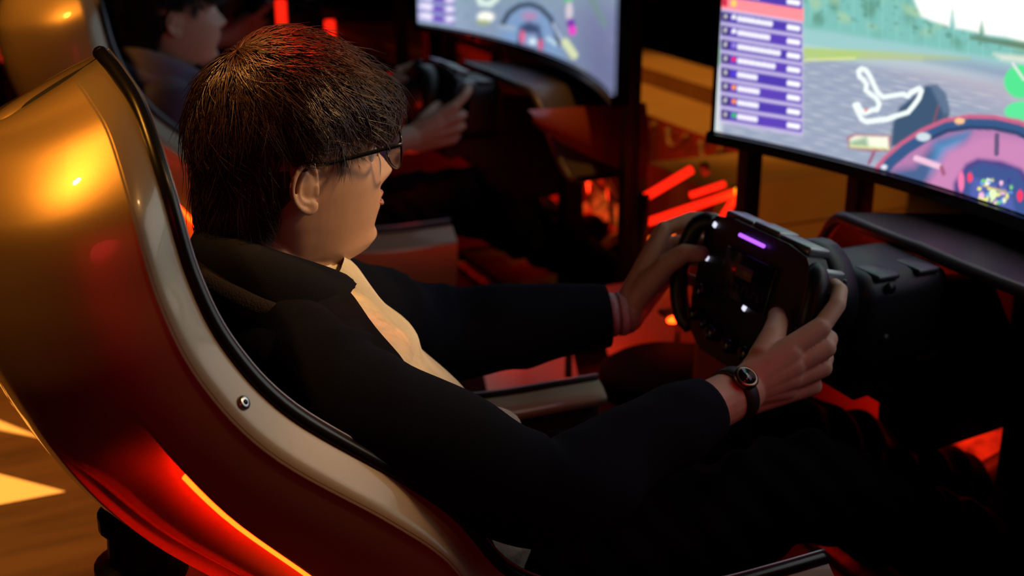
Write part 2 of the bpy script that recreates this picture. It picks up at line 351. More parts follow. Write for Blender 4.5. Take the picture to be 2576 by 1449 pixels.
# ================================================================== MONITOR
MC = vec([.968, -.054, 1.119]); MW, MR, MH = 1.14, 1.575, .62
def monpt(u, h, back=0.):
    a = u*MW/MR; R_ = MR+back
    return np.array([MC[0] - MR + R_*math.cos(a), MC[1] - R_*math.sin(a), MC[2]+h])
def project(P):          # where a point of the rig lands on the 2576-wide photograph
    P = np.asarray(P); c, s_ = math.cos(TH), math.sin(TH)
    X = OX+P[:,0]*c-P[:,1]*s_; Y = OY+P[:,0]*s_+P[:,1]*c; Z = P[:,2]-1.6
    d = Y*math.cos(PITCH)-Z*math.sin(PITCH); v = Y*math.sin(PITCH)+Z*math.cos(PITCH)
    return 1288+FPX*X/d, 724-FPX*v/d
class Canvas:            # flat picture painter for the screens; colours are display values
    def __init__(s, x, y): s.x, s.y = x, y; s.c = np.zeros((len(x), 3))
    def lin(s, col): c = vec(col)/255.; return np.where(c <= .04045, c/12.92, ((c+.055)/1.055)**2.4)
    def put(s, mask, col): mask = np.clip(mask, 0, 1)[:, None]; s.c = s.c*(1-mask) + s.lin(col)*mask
    def poly(s, pts, col, soft=3, al=1.):
        pts = [vec(p) for p in pts]; n = len(pts); inside = np.zeros(len(s.x), bool); dist = np.full(len(s.x), 1e9)
        for i in range(n):
            a, b_ = pts[i], pts[(i+1)%n]
            with np.errstate(divide='ignore', invalid='ignore'):
                cond = ((a[1] > s.y) != (b_[1] > s.y)) & (s.x < (b_[0]-a[0])*(s.y-a[1])/(b_[1]-a[1]+1e-12)+a[0])
            inside ^= cond; dist = np.minimum(dist, s.seg(a, b_))
        sd = np.where(inside, dist, -dist); s.put((sd/soft*.5+.5)*al, col)
    def seg(s, a, b_):
        d = vec(b_)-vec(a); t = np.clip(((s.x-a[0])*d[0]+(s.y-a[1])*d[1])/(d@d+1e-9), 0, 1)
        return np.hypot(s.x-a[0]-t*d[0], s.y-a[1]-t*d[1])
    def line(s, pts, w, col, soft=3, al=1.):
        dist = np.full(len(s.x), 1e9)
        for a, b_ in zip(pts[:-1], pts[1:]): dist = np.minimum(dist, s.seg(a, b_))
        s.put(((w/2-dist)/soft+.5)*al, col)
    def blob(s, c, r, col, soft=.2, al=1.): d = np.hypot((s.x-c[0])/r[0], (s.y-c[1])/r[1]); s.put(((1-d)/soft+.5)*al, col)
    def tint(s, f): s.c *= np.clip(f, 0, 3)[:, None]
def noise2(x, y, sc, seed):
    r = np.random.default_rng(seed); o = np.zeros_like(x)
    for k in range(9):
        a = r.uniform(0, 6.28); q = r.uniform(.6, 2.2)/sc; o += np.sin((x*math.cos(a)+y*math.sin(a))*q*6.28+r.uniform(0, 6.28))
    return o/9
def paint_main(cv):
    x, y = cv.x, cv.y; yb = 330+(x-1799)*.24
    cv.put(np.ones(len(x)), (150,160,182))
    rel = y-(60+(x-2030)*.16)                                      # height below the tree line, along the slanting picture
    cv.put(sm(90, 60, rel), (176,205,214)); cv.put(sm(58, 46, rel), (150,196,196))
    cv.put(sm(20, 0, rel), (122,186,178)); cv.put(sm(0, 26, noise2(x, y, 90, 3)*40)*sm(20, -20, rel), (96,150,132)); cv.put(sm(.0, .5, noise2(x, y, 120, 5))*sm(0, -40, rel), (158,196,160)); cv.put(sm(.1, .6, noise2(x, y, 40, 8))*sm(0, -30, rel)*.6, (80,130,112))
    for k in range(16): px = 2040+k*36; cv.line([(px, -200), (px, 58+(px-2030)*.2)], 4, (150,215,205), 4, .25)
    sky = [(2250,-1600),(2300,0),(2318,40),(2345,52),(2370,60),(2388,66),(2396,24),(2404,70),(2440,76),(2462,82),(2470,52),(2478,86),(2530,92),(2576,104),(2800,140),(4400,160),(4400,-1600)]
    cv.poly(sky, (255,255,250), 6)
    cv.poly([(2440,88),(2576,106),(2900,150),(2900,170),(2576,124),(2440,98)], (96,130,110), 5)
    cv.poly([(2020,118),(2200,128),(2340,138),(2440,146),(2340,152),(2160,150),(2020,154)], (172,198,120), 6); cv.line([(2026,150),(2150,146)], 5, (215,220,150), 5)
    st = noise2(x*.16+y*.3, y*2.2-x*.5, 26, 9); road = sm(66, 100, rel)
    cv.put(road*sm(.0, .6, st)*.5, (126,140,176)); cv.put(road*sm(-.0, -.6, st)*.5, (204,208,216))
    cv.poly([(2180,150),(2576,290),(2900,420),(2900,260),(2576,190),(2300,146)], (178,172,186), 30, .7)
    cv.poly([(2330,150),(2576,215),(2576,175),(2440,150)], (128,140,175), 14, .6)
    cv.poly([(2500,135),(2900,170),(2900,200),(2520,150)], (235,232,215), 8, .8)
    cv.blob((2570,205), (44,42), (80,222,140), .2); cv.blob((2575,280), (48,26), (90,225,150), .2); cv.line([(2548,160),(2576,200)], 6, (225,225,225), 4)
    # left sliver of the view and the standings table
    cv.poly([(1780,-300),(1816,-300),(1816,60),(1780,60)], (118,170,160), 4); cv.poly([(1780,60),(1816,60),(1816,100),(1780,100)], (190,222,220), 5); cv.poly([(1780,110),(1816,110),(1816,165),(1780,165)], (120,180,130), 6); cv.poly([(1780,168),(1816,168),(1816,340),(1780,340)], (205,212,215), 8)
    sl = 46./204
    def row(x0, x1, y0, y1, col, soft=2.5): cv.poly([(x0, y0),(x1, y0+(x1-x0)*sl*.72),(x1, y1+(x1-x0)*sl*.72),(x0, y1)], col, soft)
    row(1812, 2020, -300, 308, (196,184,222), 4)
    row(1812, 2022, -14, 20, (255,142,150)); row(1814, 1830, -8, 14, (205,40,70)); cv.blob((1846,8), (7,8), (255,210,90)); row(1990, 2016, 8-30, 12-30, (200,60,80))
    rr = random.Random(5)
    for k in range(-9, 8):
        y0 = 27+k*35.2+(10 if k < 0 else 0)
        if k in (-1,): continue
        if k < -1: y0 -= 4
        row(1814, 2017, y0, y0+27, (90,64,178) if k % 2 else (78,58,170))
        row(1816, 1833, y0+3, y0+23, (44,38,60), 4); cv.blob((1825, y0+14), (4, 6), (200,196,210))
        cv.blob((1846, y0+16), (6, 6), [(235,235,240),(240,240,245),(150,130,220),(235,40,110),(80,60,220),(250,150,60),(250,140,60),(40,190,90)][k % 8])
        wn = [80,78,100,95,50,50,50,48][k % 8]; xx = 1855
        while xx < 1855+wn:
            q = rr.uniform(5, 9); yy = y0+13+(xx-1814)*sl*.72; cv.blob((xx+q/2, yy), (q*.62, 7.5), (245,242,252), .7, .95); xx += q+.8
        for q in range(4): xx = 1984+q*8; cv.blob((xx, y0+13+(xx-1814)*sl*.72), (5, 7), (250,248,255), .7)
    # track map
    tr = [(2160,178),(2168,172),(2178,176),(2188,190),(2198,212),(2208,232),(2222,244),(2246,240),(2272,236),(2284,242),(2292,232),(2312,222),(2318,228),(2312,246),(2298,266),(2284,282),(2258,290),(2230,300),(2206,302),(2180,306),(2168,300),(2156,276),(2150,264),(2158,262),(2166,278),(2176,284),(2196,276),(2206,276),(2212,262),(2206,248),(2192,238),(2178,226),(2180,212),(2172,200),(2162,192),(2160,178)]
    cv.line(tr, 12, (235,245,242), 4); cv.blob((2179,277), (4,3), (235,120,90))
    # cockpit: helmet-dark halo hump, mirror, wheel
    cv.poly([(2240,370),(2246,310),(2262,270),(2300,240),(2330,214),(2356,214),(2378,236),(2388,280),(2384,320),(2330,350)], (58,84,112), 5); cv.line([(2362,262),(2345,320)], 6, (120,80,100), 4); cv.poly([(2340,216),(2356,214),(2378,236),(2388,280),(2376,290)], (90,112,140), 5)
    cv.line(tr[10:20], 12, (235,245,242), 4)
    hub = (2490, 520)
    def arc(rx, ry, a0, a1, n=40): return [(hub[0]+rx*math.cos(math.radians(a)), hub[1]-ry*math.sin(math.radians(a))) for a in np.linspace(a0, a1, n)]
    cv.poly([(2218,430),(2300,350),(2420,296),(2560,300),(2760,380),(2860,560),(2860,800),(2200,800)], (176,120,168), 8)
    cv.poly([(2300,420),(2360,350),(2440,330),(2420,400),(2330,470),(2260,520),(2240,430)], (70,96,140), 12)
    cv.poly([(2350,360),(2440,330),(2410,390),(2340,440)], (86,140,190), 12, .8)
    cv.poly([(2380,380),(2470,340),(2580,350),(2720,420),(2720,700),(2300,700),(2320,480)], (196,130,178), 14)
    cv.line([(2205,440)]+[(2235,405),(2275,370),(2325,338),(2380,314),(2440,304),(2500,306),(2560,318),(2640,356),(2720,420),(2770,500),(2790,600)], 34, (196,96,130), 5)
    cv.line([(2210,446)]+[(2240,408),(2280,374),(2328,344),(2382,320),(2440,311),(2500,313),(2560,326),(2636,364),(2710,428),(2758,504),(2778,600)], 27, (52,86,130), 5)
    cv.line([(2330,352),(2384,328),(2440,320),(2500,322),(2560,335),(2630,372)], 8, (40,60,98), 6)
    cv.blob((2323,344), (18,11), (200,214,224), .4); cv.blob((2414,304), (13,8), (240,190,140), .4); cv.blob((2224,420), (8,6), (220,225,235), .5)
    cv.line([(2508,340),(2507,386)], 12, (96,84,120), 4); cv.line([(2305,398),(2362,418)], 15, (235,190,215), 4); cv.line([(2368,420),(2374,436)], 10, (160,90,120), 4)
    cv.poly([(2130,345),(2150,336),(2240,340),(2240,378),(2200,382),(2135,374)], (170,110,120), 3); cv.poly([(2137,349),(2152,341),(2234,344),(2236,374),(2140,370)], (238,240,220), 3); cv.poly([(2137,356),(2180,344),(2186,372),(2140,370)], (150,180,150), 6); cv.line([(2140,366),(2236,374)], 5, (215,220,150), 3); cv.line([(2198,384),(2186,410)], 8, (150,90,120), 3)
    # dash
    cv.poly([(2395,540),(2400,460),(2430,412),(2460,398),(2520,405),(2570,424),(2610,470),(2630,560),(2640,760),(2390,760)], (74,66,130), 6)
    cv.poly([(2424,500),(2430,428),(2470,408),(2560,428),(2590,480),(2590,560),(2500,545)], (60,84,142), 6)
    cv.poly([(2446,446),(2540,470),(2560,560),(2440,500)], (82,96,170), 6); cv.blob((2440,446), (7,13), (235,70,110), .3); cv.blob((2566,492), (8,15), (235,60,100), .3); cv.blob((2418,456), (8,26), (235,120,170), .4)
    rr = random.Random(3)
    for k in range(34): cv.blob((rr.uniform(2462, 2545), rr.uniform(452, 512)+0), (rr.uniform(3, 7), rr.uniform(3, 8)), rr.choice([(235,240,225),(120,200,120),(240,190,220),(90,160,220),(230,230,120),(60,60,140)]), .5)
    cv.blob((2498,488), (9,14), (225,250,190), .4)
    cv.line([(2474,466),(2530,482)], 5, (200,180,120), 3)
def paint_side(cv):
    x, y = cv.x, cv.y
    cv.put(np.ones(len(x)), (128,146,172)); cv.put(sm(1240, 1040, x)*.7, (170,190,212)); cv.put(sm(1380, 1520, x)*.8, (96,96,136)); cv.put(sm(60, -60, y)*.6, (130,160,160)); cv.put(sm(-60, -160, y)*sm(.1, -.2, noise2(x, y, 200, 6)-(y+200)*.004), (190,205,212))
    cv.put(sm(.1, .5, noise2(x, y*2, 60, 4))*.35, (110,130,160))
    for k in range(-6, 2):
        y0 = 6+k*24.5; cv.poly([(1052,y0),(1143,y0+12),(1143,y0+31),(1052,y0+19)], (108,78,184), 3, .9)
        for c, r in (((1068,y0+9),(15,7)),((1080,y0+12),(9,7)),((1131,y0+17),(12,7))): cv.blob(c, r, (235,228,250), .8)
    cv.line([(1200,-20),(1210,8),(1232,10),(1250,-6)], 14, (215,235,225), 8); cv.blob((1222,42), (21,13), (248,250,238), .5); cv.blob((1216,56), (18,7), (150,165,120), .6)
    ring = [(1268+72*(1-math.cos(a))-8, 92-86*math.sin(a)) for a in np.linspace(-.2, 3.3, 30)]
    cv.poly([(1250,100),(1275,30),(1330,4),(1385,30),(1412,100),(1420,160),(1240,140)], (120,150,190), 14, .8)
    cv.line([(1262,64),(1280,32),(1306,14),(1334,10),(1360,20),(1384,44),(1398,74),(1406,108)], 13, (56,72,92), 5)
    cv.blob((1332,40), (20,12), (170,130,170), .8, .8); cv.line([(1258,66),(1292,72)], 10, (150,170,190), 6); cv.line([(1378,96),(1398,110)], 8, (190,215,225), 5)
    cv.poly([(1300,110),(1308,64),(1330,54),(1358,64),(1368,120),(1340,116)], (56,72,108), 6); cv.poly([(1312,112),(1316,82),(1350,84),(1358,120)], (130,150,190), 5)
    cv.blob((1314,92), (7,16), (215,100,140), .6); cv.blob((1360,112), (7,14), (200,90,130), .6); cv.blob((1340,104), (10,8), (205,225,235), .6)
    cv.blob((1432,28), (9,26), (200,190,200), .6); cv.line([(1424,2),(1440,-6)], 8, (60,190,110), 6); cv.blob((1436,58), (11,12), (110,50,160), .5); cv.blob((1440,76), (10,12), (225,60,190), .5)
    cv.line([(1422,106),(1444,138)], 20, (205,214,170), 6); cv.line([(1470,-40),(1520,60)], 16, (96,130,120), 14, .8); cv.line([(1392,60),(1412,100)], 7, (170,180,205), 5)
def monitor(label, paint, nu, nv, dl, group):
    mo = thing('curved_monitor', label, 'monitor', (1.05, MC[1], MC[2]-.06), group)
    us = np.linspace(-.5, .5, nu); hs = np.linspace(0, MH, nv)
    V = np.array([[monpt(u, h) for u in us] for h in hs]); v, f = grid(V); sc = mesh_of('screen', v, f, screenmat)
    Q = V.reshape(-1, 3).copy(); Q[:, 1] += dl; px, py = project(Q); cv = Canvas(px, py); paint(cv)
    ca = sc.color_attributes.new('picture', 'FLOAT_COLOR', 'POINT'); ca.data.foreach_set('color', np.c_[cv.c, np.ones(len(cv.c))].astype(np.float32).ravel())
    ed = .5+.014/MW
    su = np.linspace(-ed, ed, 41); g = G(); prof = [(-.001,.006),(-.004,-.006),(-.022,-.006),(-.024,.012),(-.02,.03),(MH+.02,.03),(MH+.024,.012),(MH+.016,-.006),(MH+.002,-.006),(MH-.001,.006)]
    V = np.array([[monpt(u, h, b_) for h, b_ in prof] for u in su]); v, f = grid(V, closed_v=True); n = len(prof)
    f += [tuple(range(n))[::-1], tuple((len(su)-1)*n+j for j in range(n))]
    bz = part('bezel', g.add(v, f), M['gloss'], mo, smooth=False)
    # the front frame opening is closed by the lit panel
    scr = part('screen', sc, screenmat, mo)
    hb = G(); hb.add(*rbox((MC[0]+.06, MC[1], MC[2]+.30), (.06,.34,.26), .015)); part('rear_housing', hb, M['dark'], mo)
    st = G()
    return mo
def stand():
    s = thing('monitor_stand', 'black steel two-post stand carrying the screen of the driver in glasses', 'stand', (1.03, MC[1], ZF), 'monitor stands')
    for l in (.55, .285, -.43): part('post', G().add(*rbox((1.01 if l < .5 else .975, l, (ZF+1.30)/2), (.034,.034,1.30-ZF), .004)), M['frame'], s)
    part('crossbar', G().add(*rbox((1.045, .06, 1.30), (.03,1.02,.05), .004)), M['frame'], s)
    part('foot', G().add(*rbox((1.01, .06, ZF+.015), (.24,1.04,.03), .006)), M['frame'], s)
    return s
mon1 = monitor('curved screen showing a race with a purple standings table and white track map', paint_main, 560, 240, 0., 'curved racing screens')
stand1 = stand()

# ================================================================== WHEEL BASE AND COWL
wb = thing('wheel_base', 'black steering motor behind the wheel of the driver in glasses', 'motor', (.76, -.04, .86), 'wheel bases')
g = G().add(*rbox((.775,-.04,.995), (.16,.15,.14), .03, None, 4)); hs = part('housing', g, M['dark'], wb)
for k in (0, 1): part('highlight_plate', G().add(*rbox((.742+k*.066,-.085,1.062), (.036,.05,.008), .003)), M['dgrey'], hs)  # grey highlights on the housing, built as plates
part('shaft', G().add(*tube([(.612,-.04,1.035),(.64,-.04,1.033),(.642,-.04,1.033),(.70,-.04,1.028)], [.030,.030,.040,.043], 24)), M['dgrey'], wb)
part('front_ring', G().add(*tube([(.66,-.04,1.03),(.664,-.04,1.03),(.694,-.04,1.028),(.70,-.04,1.028)], [.066,.072,.072,.066], 28)), M['dark'], wb)
for k, (l, z) in enumerate(((-.098,1.07),(-.098,1.0))): part('clamp_bolt', G().add(*tube([(.74,-.112,z-.02),(.74,-.119,z-.02)], .007, 8)), M['dark'], wb)
part('mount_arm', G().add(*prism([(.69,-.09,.945),(.86,-.09,.945),(.86,-.09,.86),(.80,-.09,.85),(.76,-.09,.89),(.72,-.09,.885)], (0,.10,0))), M['dark'], wb, smooth=False)
part('lower_knob', G().add(*ball((.735,-.07,.915), (.024,.022,.034))), M['dark'], wb)
part('column_post', G().add(*rbox((1.035,-.10,.77), (.05,.05,.50), .005)), M['frame'], wb)
part('column_bracket', G().add(*prism([(.83,-.03,1.02),(1.0,-.03,1.0),(1.06,-.03,.90),(1.086,-.03,.805),(1.08,-.03,.753),(.90,-.03,.737),(.84,-.03,.80)], (0,.025,0))), M['frame'], wb, smooth=False)

cowl = thing('dash_cowl', 'dark composite dash hood under the screen with the purple standings table', 'cowl', (1.1, LC, .86), 'dash hoods')
V = []
for f_ in np.linspace(.865, 1.12, 14):
    q = (f_-.865)/.255; row = []
    for a in np.linspace(-1, 1, 41):
        lip = .03*(1-abs(a))*0; hw = .345-.09*q
        l = LC + a*hw; s_ = abs(a)
        z = 1.078 - .02*q - .012*s_ - .17*sm(.52, 1.0, s_)**1.1
        row.append((f_ + (.05*s_*s_ - .02)*(1-q), l, z))
    V.append(row)
V = np.array(V); v, f = grid(V); part('hood', G().add(v, f).add(*grid(V - vec([0,0,.016]))), M['cowl'], cowl)
lip = V[0]; part('front_lip', G().add(*tube(lip-vec([0,0,.008]), .010, 8)), M['cowl'], cowl)
V2 = []
for f_ in np.linspace(.80, 1.12, 12):
    q = (f_-.80)/.32; row = []
    for a in np.linspace(0, 1, 9): row.append((f_, LC-(.315-.06*q)-.022*math.sin(a*2.6), (1.045-.02*q)-a*(.02+.16*q**.8)))
    V2.append(row)
part('side_panel', G().add(*grid(np.array(V2))).add(*grid(np.array(V2)+vec([0,.008,0]))), M['body'], cowl, label='glossy orange-red side bodywork under the hood')
part('inner_wall', G().add(*slab((.70,LC+.315,ZF+.04), (1.36,LC+.325,.92))), M['body'], cowl, smooth=False, label='red inner wall of the footwell')
part('footwell_light', G().add(*rbox((1.10,LC+.30,.90), (.16,.012,.010), .003)), M['led'], cowl, label='glowing red LED strip')
pb = thing('pedal_box', 'pale pedal plate in the red lit footwell under the screen with the purple standings table', 'pedals', (1.2, .05, ZF), 'pedal boxes')
part('foot_plate', G().add(*prism([(1.02,.0,ZF+.01),(1.30,.0,ZF+.16),(1.31,.0,ZF+.13),(1.03,.0,ZF)], (0,.24,0))), M['mat_'], pb, smooth=False)
part('heel_plate', G().add(*slab((.86,.0,ZF), (1.025,.24,ZF+.012))), M['mat_'], pb, smooth=False)
for l in (.05,.17): part('pedal', G().add(*rbox((1.22,l,.73), (.012,.06,.12), .004, Matrix.Rotation(-.5,3,'Y'))).add(*tube([(1.24,l,.60),(1.225,l,.72)], .009, 8)), M['steel'], pb)

# ================================================================== STEERING WHEEL
swc = vec([.578, -.0375, 1.03]); TILT = math.radians(14)
SWR = Matrix.Translation(swc) @ Matrix.Rotation(TILT, 4, 'Y')
def sw(x, l, h): return np.array(SWR @ Vector((x, l, h)))          # x towards the screen, l left, h up on the wheel face
def swg(v, f): return [np.array(SWR @ Vector(p)) for p in v], f
wheel = thing('steering_wheel', 'black formula-style steering wheel gripped by the driver in glasses', 'steering wheel', tuple(swc), 'steering wheels')
outl = [(-.118,.070),(-.100,.088),(-.060,.094),(.060,.094),(.100,.088),(.118,.070),(.112,.020),(.108,-.030),(.090,-.072),(.060,-.088),(-.060,-.088),(-.090,-.072),(-.108,-.030),(-.112,.020)]
bd = part('face_plate', G().add(*swg(*prism([(-.012,l,h) for l,h in outl], (.030,0,0)))), M['dark'], wheel, smooth=False)
for l0, l1 in ((-.092,-.03),(.03,.092),(-.028,.028)): part('top_rail', G().add(*swg(*rbox((.012,(l0+l1)/2,.0955-.002*(abs(l0+l1)>.05)), (.034,l1-l0,.012), .003))), M['lgrey'], wheel, label='grey metal rail along the top edge')
part('screen_glass', G().add(*swg(*rbox((-.0135,0,.028), (.004,.110,.062), .001))), M['gloss'], wheel)
part('shift_light', G().add(*swg(*tube([(-.0165,.034,.079),(-.0165,-.020,.079)], .0026, 8))), M['purple'], wheel, label='glowing purple shift light bar')
part('logo_plate', G().add(*swg(*rbox((-.0165,.004,.036), (.001,.034,.016), 0))), M['plate'], wheel, label='logo print with a brown reflection in its colour')
# flat lettering under the logo
for k, l in enumerate(np.linspace(.034,-.034,7)):
    gg = G().add(*swg(*rbox((-.0163,l,.014), (.0008,.0012,.009), 0))).add(*swg(*rbox((-.0163,l-.003,.014+(.004 if k%2 else -.004)), (.0008,.006,.0013), 0)))
    part('letter', gg, M['print'], wheel)
for l, h in ((.096,.076),(.094,.030),(-.012,-.006)): part('lit_mark', G().add(*swg(*rbox((-.0140,l,h), (.003,.0065,.007), .001, Matrix.Rotation(.35,3,'X')))), M['white'], wheel, label='small white lit button')
for l, h, r in ((.078,-.012,.011),(.078,-.045,.010),(-.05,-.055,.011),(.03,-.055,.012),(-.012,-.058,.011),(.05,.0-.05,.008)):
    kb = part('rotary_knob', G().add(*swg(*tube([(-.012,l,h),(-.026,l,h),(-.030,l,h)], [r,r*.9,r*.7], 14))), M['gloss'], wheel)
for side in (-1, 1):
    P = spline([(-.004,side*.112,.078),(-.014,side*.133,.066),(-.018,side*.141,.030),(-.016,side*.141,-.015),(-.008,side*.130,-.055),(.0,side*.108,-.075)], 22)
    part('grip', G().add(*swg(*tube(P, [.010]*2+[.013]*18+[.010]*2, 14))), M['dark'], wheel)
    part('paddle', G().add(*swg(*rbox((.036,side*.095,.035), (.005,.060,.075), .002))), M['dgrey'], wheel)
part('right_end_cap', G().add(*swg(*rbox((.016,-.118,.066), (.036,.012,.030), .004))), M['lgrey'], wheel)
part('hub', G().add(*swg(*tube([(.016,0,.005),(.036,0,.006)], .038, 24))), M['dgrey'], wheel)

# ================================================================== DRIVER
HT = math.radians(8); HP = vec([0, -.03, 0])
def HR(v):
    v = np.asarray(v, float) - HP; c, s_ = math.cos(HT), math.sin(HT)
    return np.stack([v[..., 0]*c-v[..., 1]*s_, v[..., 0]*s_+v[..., 1]*c, v[..., 2]], -1) + HP
def hr(vf): return HR(vf[0]), vf[1]
driver = thing('person', 'person with short brown hair, glasses, navy jacket and cream shirt, gripping the wheel', 'person', (.16, -.03, ZF+.12))
g = G()
# head
zs = np.linspace(1.136, 1.3895, 84); NT = 84; HV = []
for z in zs:
    fs = ip(z, [1.13,1.145,1.155,1.162,1.173,1.187,1.207,1.22,1.24,1.26,1.275,1.29,1.31,1.34,1.365,1.38,1.39], [.005,.030,.058,.078,.088,.086,.091,.093,.092,.088,.086,.094,.097,.088,.066,.042,.005])
    w = ip(z, [1.13,1.145,1.155,1.17,1.19,1.21,1.24,1.27,1.30,1.33,1.355,1.375,1.39], [.030,.043,.051,.057,.062,.066,.070,.073,.076,.076,.066,.046,.008])
    bk = ip(z, [1.13,1.17,1.20,1.23,1.27,1.31,1.345,1.37,1.385,1.39], [-.055,-.062,-.072,-.084,-.093,-.094,-.082,-.058,-.03,-.012])
    mid = ip(z, [1.13,1.2,1.39], [-.018,-.010,-.010]); row = []
    for j in range(NT):
        a = 2*math.pi*j/NT; c, s_ = math.cos(a), math.sin(a)
        e = .80 if c > 0 else .95; l = w*math.copysign(abs(s_)**.92, s_); L_ = (fs-mid) if c > 0 else (mid-bk)
        f_ = mid + L_*(1.055 if c > 0 else 1)*math.copysign(abs(c)**e, c)
        if c > 0:
            ns = ip(z, [1.224,1.230,1.236,1.241,1.25,1.262,1.275,1.286,1.30], [0,.009,.020,.026,.021,.014,.009,.004,0]); sg = ip(z, [1.23,1.24,1.26,1.28], [.013,.0125,.009,.008])
            f_ += ns*math.exp(-(l/sg)**2)
            f_ += .004*math.exp(-(((abs(l)-.013)/.006)**2+((z-1.236)/.006)**2))
            f_ += (.0075*math.exp(-((z-1.2180)/.0045)**2)+.0065*math.exp(-((z-1.2065)/.0045)**2)-.003*math.exp(-((z-1.2123)/.0018)**2))*math.exp(-(l/.019)**2)
            f_ += .004*math.exp(-((z-1.172)/.010)**2-(l/.018)**2) - .003*math.exp(-((z-1.190)/.006)**2-(l/.02)**2)
            f_ -= .011*math.exp(-(((abs(l)-.032)/.015)**2+((z-1.272)/.011)**2)); f_ += .004*math.exp(-((z-1.292)/.008)**2)
            f_ += .004*math.exp(-(((abs(l)-.045)/.018)**2+((z-1.245)/.016)**2))
        row.append((f_, l, z))
    HV.append(row)
HV = HR(np.array(HV)); v, f = grid(HV, closed_v=True); f += [tuple(range(NT))[::-1], tuple((len(zs)-1)*NT+j for j in range(NT))]; g.add(v, f)
g.add(*capsule((-.034,0,1.225), .057, (-.040,-.012,1.10), .062)); g.add(*capsule((.005,0,1.195), .048, (-.015,-.01,1.12), .056))
def hre(vf): return HR(np.asarray(vf[0], float)+vec([-.0075,0,0])), vf[1]
for s_ in (-1, 1):      # ears
    hx = spline([(.003,.0745,1.258),(.002,.0775,1.272),(-.006,.081,1.281),(-.016,.085,1.281),(-.025,.088,1.272),(-.029,.0885,1.260),(-.0265,.087,1.247),(-.019,.084,1.237),(-.009,.080,1.2315),(-.002,.077,1.233),(.0015,.0755,1.240)], 40); hx[:, 1] *= s_
    g.add(*hre(tube(hx, ip(np.linspace(0,1,40), [0,.15,.6,.8,.9,1], [.003,.0034,.0032,.0042,.0050,.0035]), 10)))
    ah = spline([(-.009,.080,1.273),(-.016,.083,1.266),(-.0205,.085,1.256),(-.018,.084,1.246),(-.009,.081,1.241),(-.003,.079,1.243)], 20); ah[:, 1] *= s_; g.add(*hre(tube(ah, .0027, 8)))
    g.add(*hre(capsule((.002,s_*.0765,1.256), .0042, (.001,s_*.0765,1.249), .0046))); g.add(*hre(ball((-.013,s_*.0775,1.257), (.0145,.0042,.0235)))); g.add(*hre(ball((-.006,s_*.079,1.2365), (.008,.0045,.008))))
    g.add(*hre(ball((-.008,s_*.073,1.257), (.012,.008,.02))))
# torso and limbs under the clothes
g.add(*capsule((-.03,-.03,1.06), .075, (.03,-.03,.96), .085)); g.add(*capsule((.03,-.03,.96), .085, (.15,-.03,.74), .09))
for s_ in (-1, 1): g.add(*capsule((-.03,-.03+s_*.02,1.07), .045, (-.02,-.03+s_*.15,1.075), .045))
SH_R, EL_R, WR_R = vec([-.030,-.195,1.064]), vec([.165,-.288,.966]), vec([.452,-.212,.998])
SH_L, EL_L, WR_L = vec([.005,.135,1.058]), vec([.235,.195,.957]), vec([.487,.125,.972])
g.add(*capsule(SH_R, .043, EL_R, .036)); g.add(*capsule(EL_R, .036, WR_R, .0285)); g.add(*capsule(SH_L, .043, EL_L, .036)); g.add(*capsule(EL_L, .036, WR_L, .0285))
for l0, l1, l2, k in ((-.12,-.15,-.13,(.60,.835)), (.05,.05,.07,(.70,.80))):
    g.add(*capsule((.17,l0,.70), .075, (k[0],l1,k[1]-.02), .052)); g.add(*capsule((k[0],l1,k[1]-.02), .05, (k[0]+.40,l2,.585), .036)); g.add(*capsule((k[0]+.40,l2,.57), .03, (k[0]+.53,l2,.60), .026))
def hand(side, wr, mcp, tips, thumb):
    """wr wrist; mcp four knuckles; tips: per finger list of (joint, radius); thumb chain"""
    rad = [.0112,.0112,.0105,.0092]
    for k, q in enumerate(mcp):
        q = vec(q); st = vec(wr) + (q-vec(wr))*.10 + (vec(mcp[k])-vec(mcp[1]))*.35
        g.add(*capsule(st, .0165, q, .0125)); g.add(*capsule(vec(wr), .0215, vec(wr)+(q-vec(wr))*.6, .0165))
        c = q; r = rad[k]
        for j, t in enumerate(tips[k]): g.add(*capsule(c, r, t, r*.93)); c = vec(t); r *= .92
    c = vec(thumb[0]); r = .0178
    for t in thumb[1:]: g.add(*capsule(c, r, t, r*.86)); c = vec(t); r *= .84
    g.add(*capsule(vec(wr), .02, vec(thumb[0]), .016))
# right hand: back of the hand to the side, index along the paddle, others closed round the grip
hand(-1, WR_R, [(.556,-.214,1.060),(.561,-.220,1.036),(.559,-.219,1.011),(.551,-.213,.987)],
     [[(.586,-.203,1.080),(.602,-.186,1.090),(.608,-.168,1.090)], [(.583,-.198,1.036),(.587,-.171,1.036),(.572,-.160,1.036)],
      [(.581,-.197,1.011),(.585,-.170,1.011),(.570,-.159,1.010)], [(.571,-.192,.988),(.576,-.167,.988),(.562,-.158,.988)]],
     [(.488,-.200,1.028),(.514,-.181,1.043),(.536,-.158,1.050),(.549,-.138,1.050)])
